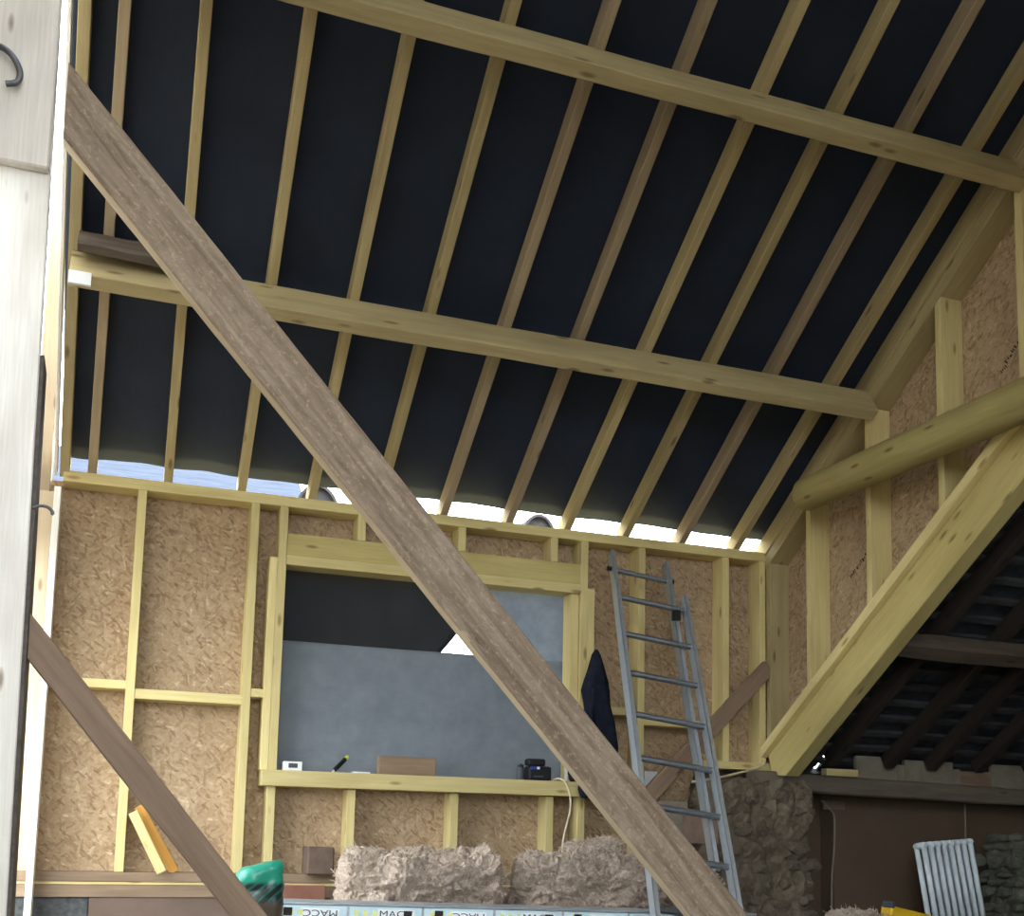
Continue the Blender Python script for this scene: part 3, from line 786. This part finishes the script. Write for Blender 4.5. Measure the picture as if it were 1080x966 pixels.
while x < -1.35:
    w = .34
    st = bbeam('sticker', x, x + w - .012, BY - .0035, BY - .0005, BZ - .098, BZ - .016, 'sticker', 0)
    cx = x + w * .62
    lettering('MACC', cx, k % 2 == 0, st)
    bbeam('label_box', cx - .085, cx + .085, BY - .0046, BY - .0036, BZ - .068, BZ - .026, 'sticker_white', 0, st)
    for j in range(3):
        c0 = x + .035 + j * .042
        bm = bmesh.new(); s_ = 1 if k % 2 else -1
        pts = [(-.014 * s_, .016), (.012 * s_, 0), (-.014 * s_, -.016)]
        q = [bp_(c0 + a, 0, BZ - .046 + b) for a, b in pts]
        f1 = [bm.verts.new((p.x, BY - .0055, p.z)) for p in q]; f2 = [bm.verts.new((p.x, BY - .0036, p.z)) for p in q]
        bm.faces.new(f1); bm.faces.new(f2)
        for i in range(3): bm.faces.new((f1[i], f1[(i + 1) % 3], f2[(i + 1) % 3], f2[i]))
        finish('arrow_print', bm, 'chevron', st)
    bq = x + (.05 if k % 2 == 0 else .245)
    bbeam('black_patch', bq, bq + .038, BY - .0066, BY - .0036, BZ - .063, BZ - .028, 'ink', 0, st)
    x += w; k += 1
for xx in (-3.15, -1.1):
    o = box('timber_bearer', (xx, -1.35, FLOOR), (xx + .1, -1.13, BZ - .1085 + (xx + .1 + 3.33) * tilt), 'plate_brown', None, .003)
    tag(o, ('short timber bearer under the left end of the aluminium board' if xx < -2 else 'short timber bearer under the right end of the aluminium board'), 'bearer')

# green sack
def sack():
    bm = bmesh.new(); rows = []; H = .395; n = 48
    for i in range(41):
        t = i / 40; z = H * t
        k = 1.0 - .04 * t ** 2 if t < .92 else (1.0 - .034) * (1 - ((t - .92) / .08) ** 2 * .22)
        row = []
        for q in range(n):
            th = 2 * math.pi * q / n; cx, sx = math.cos(th), math.sin(th); rr = (abs(cx) ** 3.4 + abs(sx) ** 3.4) ** (-1 / 3.4)
            v = Vector((.094 * rr * cx * k, .08 * rr * sx * k, z + .02 * cx * t))
            v += Vector((cx, sx, .2)) * .014 * noise.turbulence(v * 9, 3, True)
            if i == 0: v.z = 0
            row.append(bm.verts.new(v))
        rows.append(row)
    for i in range(40):
        for q in range(n): bm.faces.new((rows[i][q], rows[i][(q + 1) % n], rows[i + 1][(q + 1) % n], rows[i + 1][q]))
    bm.faces.new(rows[0]); bm.faces.new(rows[-1])
    o = finish('plastic_sack', bm, 'sack', None, Matrix.Translation((-3.385, -1.56, FLOOR)), smooth=True)
    tag(o, 'green and black plastic sack at the left end of the aluminium board', 'sack')
sack()

# ------------------------------------------------------------------ stonework
def rock_mesh(seed, mat):
    bm = bmesh.new(); bmesh.ops.create_icosphere(bm, subdivisions=2, radius=.5)
    for v in bm.verts:
        d = v.co.normalized(); s = 1 / max(abs(d.x), abs(d.y) * 1.05, abs(d.z)) ** .55
        v.co = d * .5 * s * (.8 + .28 * noise.noise(d * 1.7 + Vector((seed * 9.1, 0, 0)))) + d * .05 * noise.noise(d * 6 + Vector((seed, 4, 0)))
    me = bpy.data.meshes.new('stone'); bm.to_mesh(me); bm.free(); me.materials.append(M[mat]); return me
RK = [rock_mesh(i, 'stone') for i in range(6)]; RKD = [rock_mesh(i + 9, 'stone_dark') for i in range(5)]
def masonry(name, lo, hi, label, rocks, coremat, faces, seed):
    random.seed(seed); lo, hi = Vector(lo), Vector(hi)
    bm = bmesh.new(); bm_box(bm, lo, hi); bmesh.ops.subdivide_edges(bm, edges=list(bm.edges), cuts=26, use_grid_fill=True)
    for v in bm.verts:
        if v.co.z > lo.z + .01: v.co += noise.noise_vector(v.co * 6) * .04 + noise.noise_vector(v.co * 15) * .03 + noise.noise_vector(v.co * 34) * .012
    o = finish(name, bm, coremat, None); tag(o, label, 'wall', kind='structure')
    for f in faces:
        z = lo.z + .05
        while z < hi.z - .02:
            h = random.uniform(.05, .13)
            a0, a1 = (lo.x, hi.x) if f == 'y' else (lo.y, hi.y)
            a = a0 + random.uniform(0, .04)
            while a < a1:
                w = random.uniform(.05, .2)
                r = bpy.data.objects.new('stone', random.choice(rocks))
                dz = random.uniform(-.012, .012)
                if f == 'y': r.location = (a + w / 2, lo.y + random.uniform(.0, .055), z + h / 2 + dz)
                else: r.location = ((lo.x if f == '-x' else hi.x) - random.uniform(0, .03), a + w / 2, z + h / 2 + dz)
                r.scale = (w * .96, random.uniform(.07, .12), h * .95) if f == 'y' else (random.uniform(.07, .11), w * .96, h * .95)
                r.rotation_euler = (random.uniform(-.15, .15), random.uniform(-.2, .2), random.uniform(-.15, .15))
                link(r, o); r.matrix_parent_inverse = Matrix.Identity(4)
                a += w
            z += h
    return o
masonry('stone_pier', (-.50, -.26, FLOOR), (.14, .12, .60), 'rough rubble stone pier under the foot of the yellow gable beam', RK, 'mortar', ('y', '+x'), 3)
masonry('stone_jamb', (1.66, -.62, FLOOR), (2.4, -.1, .30), 'damp greenish rubble wall at the right edge beside the radiator', RKD, 'stone_dark', ('y', '-x'), 5)
box('rear_backing', (-.50, .15, FLOOR), (.16, .33, .80), 'mortar', bpy.data.objects['stone_pier'], .01)  # backing added to block the sky under the raised plate
o = box('pale_board', (-.80, -.06, .12), (-.60, -.03, .47), 'infill', None, .002); o.location.z += 0
tag(o, 'pale grey board standing in the gap behind the lower ladder rungs', 'board')
box('board_base', (-.78, -.065, FLOOR), (-.62, -.028, .121), 'block_brown', o, .002)
tag(tube('thin_cord', [(-.70, -.30, .58), (-.4, -.17, .63), (-.1, -.05, .70), (-.03, -.02, .735)], .007, 'cord', None, 8), 'thin pale cord stretched from the ladder to the gable beam foot', 'cord')

# ------------------------------------------------------------------ annex under the old lower roof
WA = thing('wall_annex', (1.6, .12, FLOOR), 'dark brown sheet wall under the old timber plate', 'wall', 'structure')
box('brown_sheet', (.575, .10, FLOOR), (1.65, .13, .67), 'annex_brown', WA, .003)
box('brown_sheet', (1.66, .10, FLOOR), (4.2, .13, .67), 'annex_brown', WA, .003)
box('recessed_sheet', (-.1, .26, FLOOR), (.62, .29, .74), 'annex_brown', WA, .003)
box('return_sheet', (.58, .13, FLOOR), (.60, .26, .67), 'annex_brown', WA, .003)
tube('seam_edge', [(.48, .095, .512), (.54, .09, .46), (.575, .09, .40), (.57, .09, .2), (.55, .09, .0), (.545, .09, FLOOR + .01)], .007, 'infill', WA, 6)
o = beam('folded_flap', (.49, .095, .485), (.66, .095, .485), .012, .06, 'brown_board', WA, bev=.002)
tube('thin_cable', [(1.655, .095, .51), (1.655, .094, .2), (1.655, .095, FLOOR + .01)], .004, 'infill', WA, 6)
o = beam('old_wall_plate', (-.14, -.06, .618), (4.2, -.06, .535),   .16, .115, 'plate_old', None, bev=.012, wob=.008, seg=60)
tag(o, 'old dark timber plate running right from the stone pier', 'beam')
def inf(x0, x1, z0, z1, mat='infill', y=-.055):
    return box('infill_board', (x0, y, z0), (x1, y + .03, z1), mat, WA, .003)
inf(.645, .965, .62, .812); inf(.965, 1.03, .62, .765); inf(1.03, 1.43, .62, .80); inf(1.43, 1.49, .6, .755); inf(1.49, 1.75, .6, .745, 'strut_brown'); inf(1.755, 4.2, .58, .80)
o = box('pale_offcut', (.385, -.10, .668), (.63, -.04, .715), 'pine', None, .003); tag(o, 'pale offcut lying on the old timber plate', 'offcut')

LR = thing('lower_roof', (1.8, -1.8, .7), 'old slate roof over battens and dark rafters seen from below', 'roof', 'structure')
LR0 = .66
def lrbeam(name, x, w, depth, z_lo, mat, ya=-.11, yb=-4.6):
    a = Vector((x, ya, z_lo - T * ya)) - N_IN * depth / 2; b = Vector((x, yb, z_lo - T * yb)) - N_IN * depth / 2
    return beam(name, a, b, w, depth, mat, LR, up=-N_IN, bev=.004)
for x in (.43, .86, 1.22, 1.62, 2.02, 2.42, 2.82, 3.22, 3.62, 4.02): lrbeam('rafter', x + random.uniform(-.02, .02), .07, .09, LR0, 'old_black')
bm = bmesh.new(); bm_box(bm, (-2.03, -.02, -.0125), (2.03, .02, .0125)); BAT = bpy.data.meshes.new('batten'); bm.to_mesh(BAT); bm.free(); BAT.materials.append(M['batten'])
bm = bmesh.new(); bm_box(bm, (-.148, -.165, -.004), (.148, .165, .004)); SLT = bpy.data.meshes.new('slate'); bm.to_mesh(SLT); bm.free(); SLT.materials.append(M['slate'])
up3 = Matrix.Identity(4)
for i in range(3): up3[i][0], up3[i][1], up3[i][2] = (1, 0, 0)[i], S_UP[i], (-N_IN)[i]
base = Vector((0, .24, LR0 - T * .24)) - N_IN * .103
gauge = .155; rows = 36
for r in range(rows):
    s = .03 + gauge * r
    p = base + S_UP * s
    o = bpy.data.objects.new('batten', BAT); o.matrix_world = Matrix.Translation((2.13, p.y, p.z)) @ up3; link(o, LR)
    o.matrix_parent_inverse = Matrix.Translation(-LR.location)
nsl = 0; far = bmesh.new()
for r in range(rows):
    s = .04 + gauge * r
    for c in range(14):
        x = .235 + .30 * c + (.15 if r % 2 else 0) + random.uniform(-.004, .004)
        if r <= 2: x = .292 if c == 0 else .623 + .30 * (c - 1)
        if x > 4.1: continue
        p = base + S_UP * (s + .06) - N_IN * .030
        m = Matrix.Translation((x, p.y, p.z)) @ up3 @ Matrix.Rotation(.052, 4, 'X') @ Matrix.Rotation(random.uniform(-.015, .015), 4, 'Z')
        if r < 30 and c < 9:
            o = bpy.data.objects.new('slate', SLT); o.matrix_world = m; link(o, LR); o.matrix_parent_inverse = Matrix.Translation(-LR.location); nsl += 1
        else:
            t = bmesh.new(); t.from_mesh(SLT); bmesh.ops.transform(t, matrix=m, verts=t.verts); tmp = bpy.data.meshes.new('t'); t.to_mesh(tmp); t.free(); far.from_mesh(tmp); bpy.data.meshes.remove(tmp)
tag(finish('far_slates', far, 'slate', LR), kind='stuff')
pc = Vector((0, -1.12, LR0 + T * 1.12)) + N_IN * .05
beam('old_purlin', (.10, pc.y, pc.z), (4.2, pc.y, pc.z - .02), .12, .10, 'old_dark', LR, up=-N_IN, bev=.015, wob=.012, seg=50)
bm = bmesh.new(); bm_box(bm, (4.2, -5.0, FLOOR), (4.35, .4, 4.2)); tag(finish('annex_end_blocker', bm, 'mortar'), 'added far end wall keeping the lower annex dark', 'wall', kind='structure')  # unseen end wall, added to keep the annex dark

bm = bmesh.new(); bm_box(bm, (.1, -5.1, FLOOR), (4.35, -4.9, 4.0)); tag(finish('annex_front_blocker', bm, 'mortar'), 'added front wall shutting light out of the lower annex', 'wall', kind='structure')  # unseen wall added so that the annex gets less light
bm = bmesh.new(); bm_box(bm, (FW_X0, -7.75, FLOOR), (.25, -7.6, 2.3)); tag(finish('front_light_blocker', bm, 'mortar'), 'added front wall behind the viewer, darkening the right side', 'wall', kind='structure')  # unseen wall, put in to darken the right-hand side
bm = bmesh.new(); bm_box(bm, (.1, -7.6, FLOOR), (.25, -4.9, 4.6)); tag(finish('right_light_blocker', bm, 'mortar'), 'added side wall toward the viewer on the right, keeping light out', 'wall', kind='structure')  # added out of view to shade the right side
# radiator
def radiator():
    R = thing('column_radiator', (1.09, -.42, FLOOR), 'pale grey column radiator leaning against the brown sheet wall', 'radiator')
    H = .55; pitch = .0515; n = 8
    bm = bmesh.new()
    for y in (-.035, .035):
        pts = [(0, y, .03), (0, y, H - .03)]
        bm_tube(bm, pts, .0175, 10)
    for z in (.02, H - .02):
        bm_tube(bm, [(0, -.055, z), (0, -.04, z), (0, .04, z), (0, .055, z)], [.014, .021, .021, .014], 10)
    bmesh.ops.recalc_face_normals(bm, faces=bm.faces)
    me = bpy.data.meshes.new('radiator_section'); bm.to_mesh(me); bm.free(); me.materials.append(M['rad'])
    for p in me.polygons: p.use_smooth = len(p.vertices) == 4
    rot = Matrix.Translation((1.125, -.42, FLOOR + .022)) @ Matrix.Rotation(-.085, 4, 'Y') @ Matrix.Rotation(-.12, 4, 'X')
    for i in range(n):
        o = bpy.data.objects.new('radiator_section', me); o.matrix_world = rot @ Matrix.Translation(((i - 3.5) * pitch, 0, 0)); link(o, R); o.matrix_parent_inverse = Matrix.Translation(-R.location)
    for z in (.02, H - .02):
        bm = bmesh.new(); bm_tube(bm, [(-3.5 * pitch - .03, 0, z), (3.5 * pitch + .03, 0, z)], .012, 10)
        finish('cross_pipe', bm, 'rad', R, rot, smooth=False)
radiator()
# yellow tool
o = beam('yellow_case', (.19, -.93, -.135), (.53, -.90, -.20), .09, .06, 'yellow', None, bev=.008); 
tag(o, 'yellow tool case poking up at the bottom beside the wool scrap', 'case')
box('end_cap', (.175, -.97, -.15), (.20, -.89, -.115), 'grey_plastic', o, .004)
box('case_stand', (.31, -.95, FLOOR), (.41, -.88, -.165), 'grey_plastic', o, .004)

# ------------------------------------------------------------------ outside, seen through the eave gap
sc = thing('scaffold_board', (-2.2, .95, -.42), 'scaffold board outside the eaves carrying two ridge tiles', 'scaffold')
box('plank', (-4.2, .82, 2.20), (-.6, 1.06, 2.238), 'plate_brown', sc, .003)
for x in (-3.9, -.9):
    bm = bmesh.new(); bm_tube(bm, [(x, 1.09, -.42), (x, 1.09, 2.28)], .024, 10); finish('pole', bm, 'alu_dark', sc)
    bm = bmesh.new(); bm_tube(bm, [(x, .30, 2.172), (x, 1.15, 2.172)], .024, 10); finish('putlog', bm, 'alu_dark', sc)
def ridge_tile(x, y, w, h, label):
    bm = bmesh.new(); n = 20; t = .018
    vs = []
    for yy in (y - .16, y + .16):
        for s in (0, 1):
            vs.append([bm.verts.new((x + (w / 2 - t * s) * math.cos(math.pi * k / n), yy, 2.2385 + (h - t * s) * math.sin(math.pi * k / n))) for k in range(n + 1)])
    a, b, c, d = vs
    for k in range(n):
        bm.faces.new((a[k], a[k + 1], c[k + 1], c[k])); bm.faces.new((b[k], b[k + 1], d[k + 1], d[k]))
        bm.faces.new((a[k], a[k + 1], b[k + 1], b[k])); bm.faces.new((c[k], c[k + 1], d[k + 1], d[k]))
    for k in (0, n): bm.faces.new((a[k], b[k], d[k], c[k]))
    o = finish('ridge_tile', bm, 'ridge', None); tag(o, label, 'tile', 'ridge tiles on the scaffold')
    bm = bmesh.new(); pr = [bm.verts.new((x + (w / 2 - .02) * math.cos(math.pi * k / n), y - .13, 2.2385 + (h - .02) * math.sin(math.pi * k / n))) for k in range(n + 1)]
    bk = [bm.verts.new((v.co.x, y - .10, v.co.z)) for v in pr]
    bm.faces.new(pr); bm.faces.new(bk)
    for k in range(n): bm.faces.new((pr[k], pr[k + 1], bk[k + 1], bk[k]))
    bm.faces.new((pr[0], pr[n], bk[n], bk[0]))
    finish('mortar_fill', bm, 'ridge', o)
ridge_tile(-2.83, .94, .30, .22, 'grey half-round ridge tile in the eave gap left of the long prop')
ridge_tile(-1.30, .94, .26, .20, 'grey half-round ridge tile in the eave gap right of the long prop')
# neighbouring slate roof
def nroof():
    o = thing('neighbour_roof', (-8, 8, -.42), 'pale wet slate roof of a neighbouring house in the left eave gap', 'roof')
    bm = bmesh.new(); x0, x1 = -14.0, -1.65
    v = [bm.verts.new(p) for p in ((x0, 6, 2.6), (x1, 6, 2.6), (x1, 10, 5.4), (x0, 10, 5.4), (x0, 14, 2.6), (x1, 14, 2.6))]
    for f in ((0, 1, 2, 3), (3, 2, 5, 4), (1, 5, 2), (0, 3, 4), (0, 4, 5, 1)): bm.faces.new([v[i] for i in f])
    finish('roof_core', bm, 'roof_slate_pale', o)
    for k in range(22):
        t = k / 22; y = 6 + 4 * t; z = 2.6 + 2.8 * t
        beam('slate_course', (x0, y, z + .012), (x1, y, z + .012), .26, .02, 'roof_slate_pale', o, up=(0, -.57, .82), bev=0)
    bm = bmesh.new(); bm_box(bm, (x0 + .2, 6.25, -.42), (x1 - .2, 13.8, 2.62)); finish('house_wall', bm, 'concrete', o)
nroof()
# bare tree
def tree():
    random.seed(11)
    o = thing('bare_tree', (1.9, 9.5, -.42), 'bare twiggy tree top beyond the middle of the eave gap', 'tree')
    def br(p, d, L, r, depth, bm):
        q = p + d * L; bm_tube(bm, [p, (p + q) / 2 + Vector((random.uniform(-1, 1), random.uniform(-1, 1), 0)) * L * .05, q], [r, r * .85, r * .7], 5)
        if depth == 0: return
        for _ in range(3):
            dd = (d + Vector((random.uniform(-.8, .8), random.uniform(-.8, .8), random.uniform(-.1, .6)))).normalized()
            br(q, dd, L * random.uniform(.6, .8), r * .62, depth - 1, bm)
    bm = bmesh.new(); bm_tube(bm, [(1.9, 9.5, -.42), (1.92, 9.5, 1.0), (1.9, 9.5, 2.2)], [.13, .11, .08], 8); finish('trunk', bm, 'twig', o)
    bm = bmesh.new()
    for k in range(4): br(Vector((1.9, 9.5, 2.1)), Vector((math.cos(k * 1.6) * .6, math.sin(k * 1.6) * .6, .8)).normalized(), .8, .035, 4, bm)
    finish('branches', bm, 'twig', o)
tree()
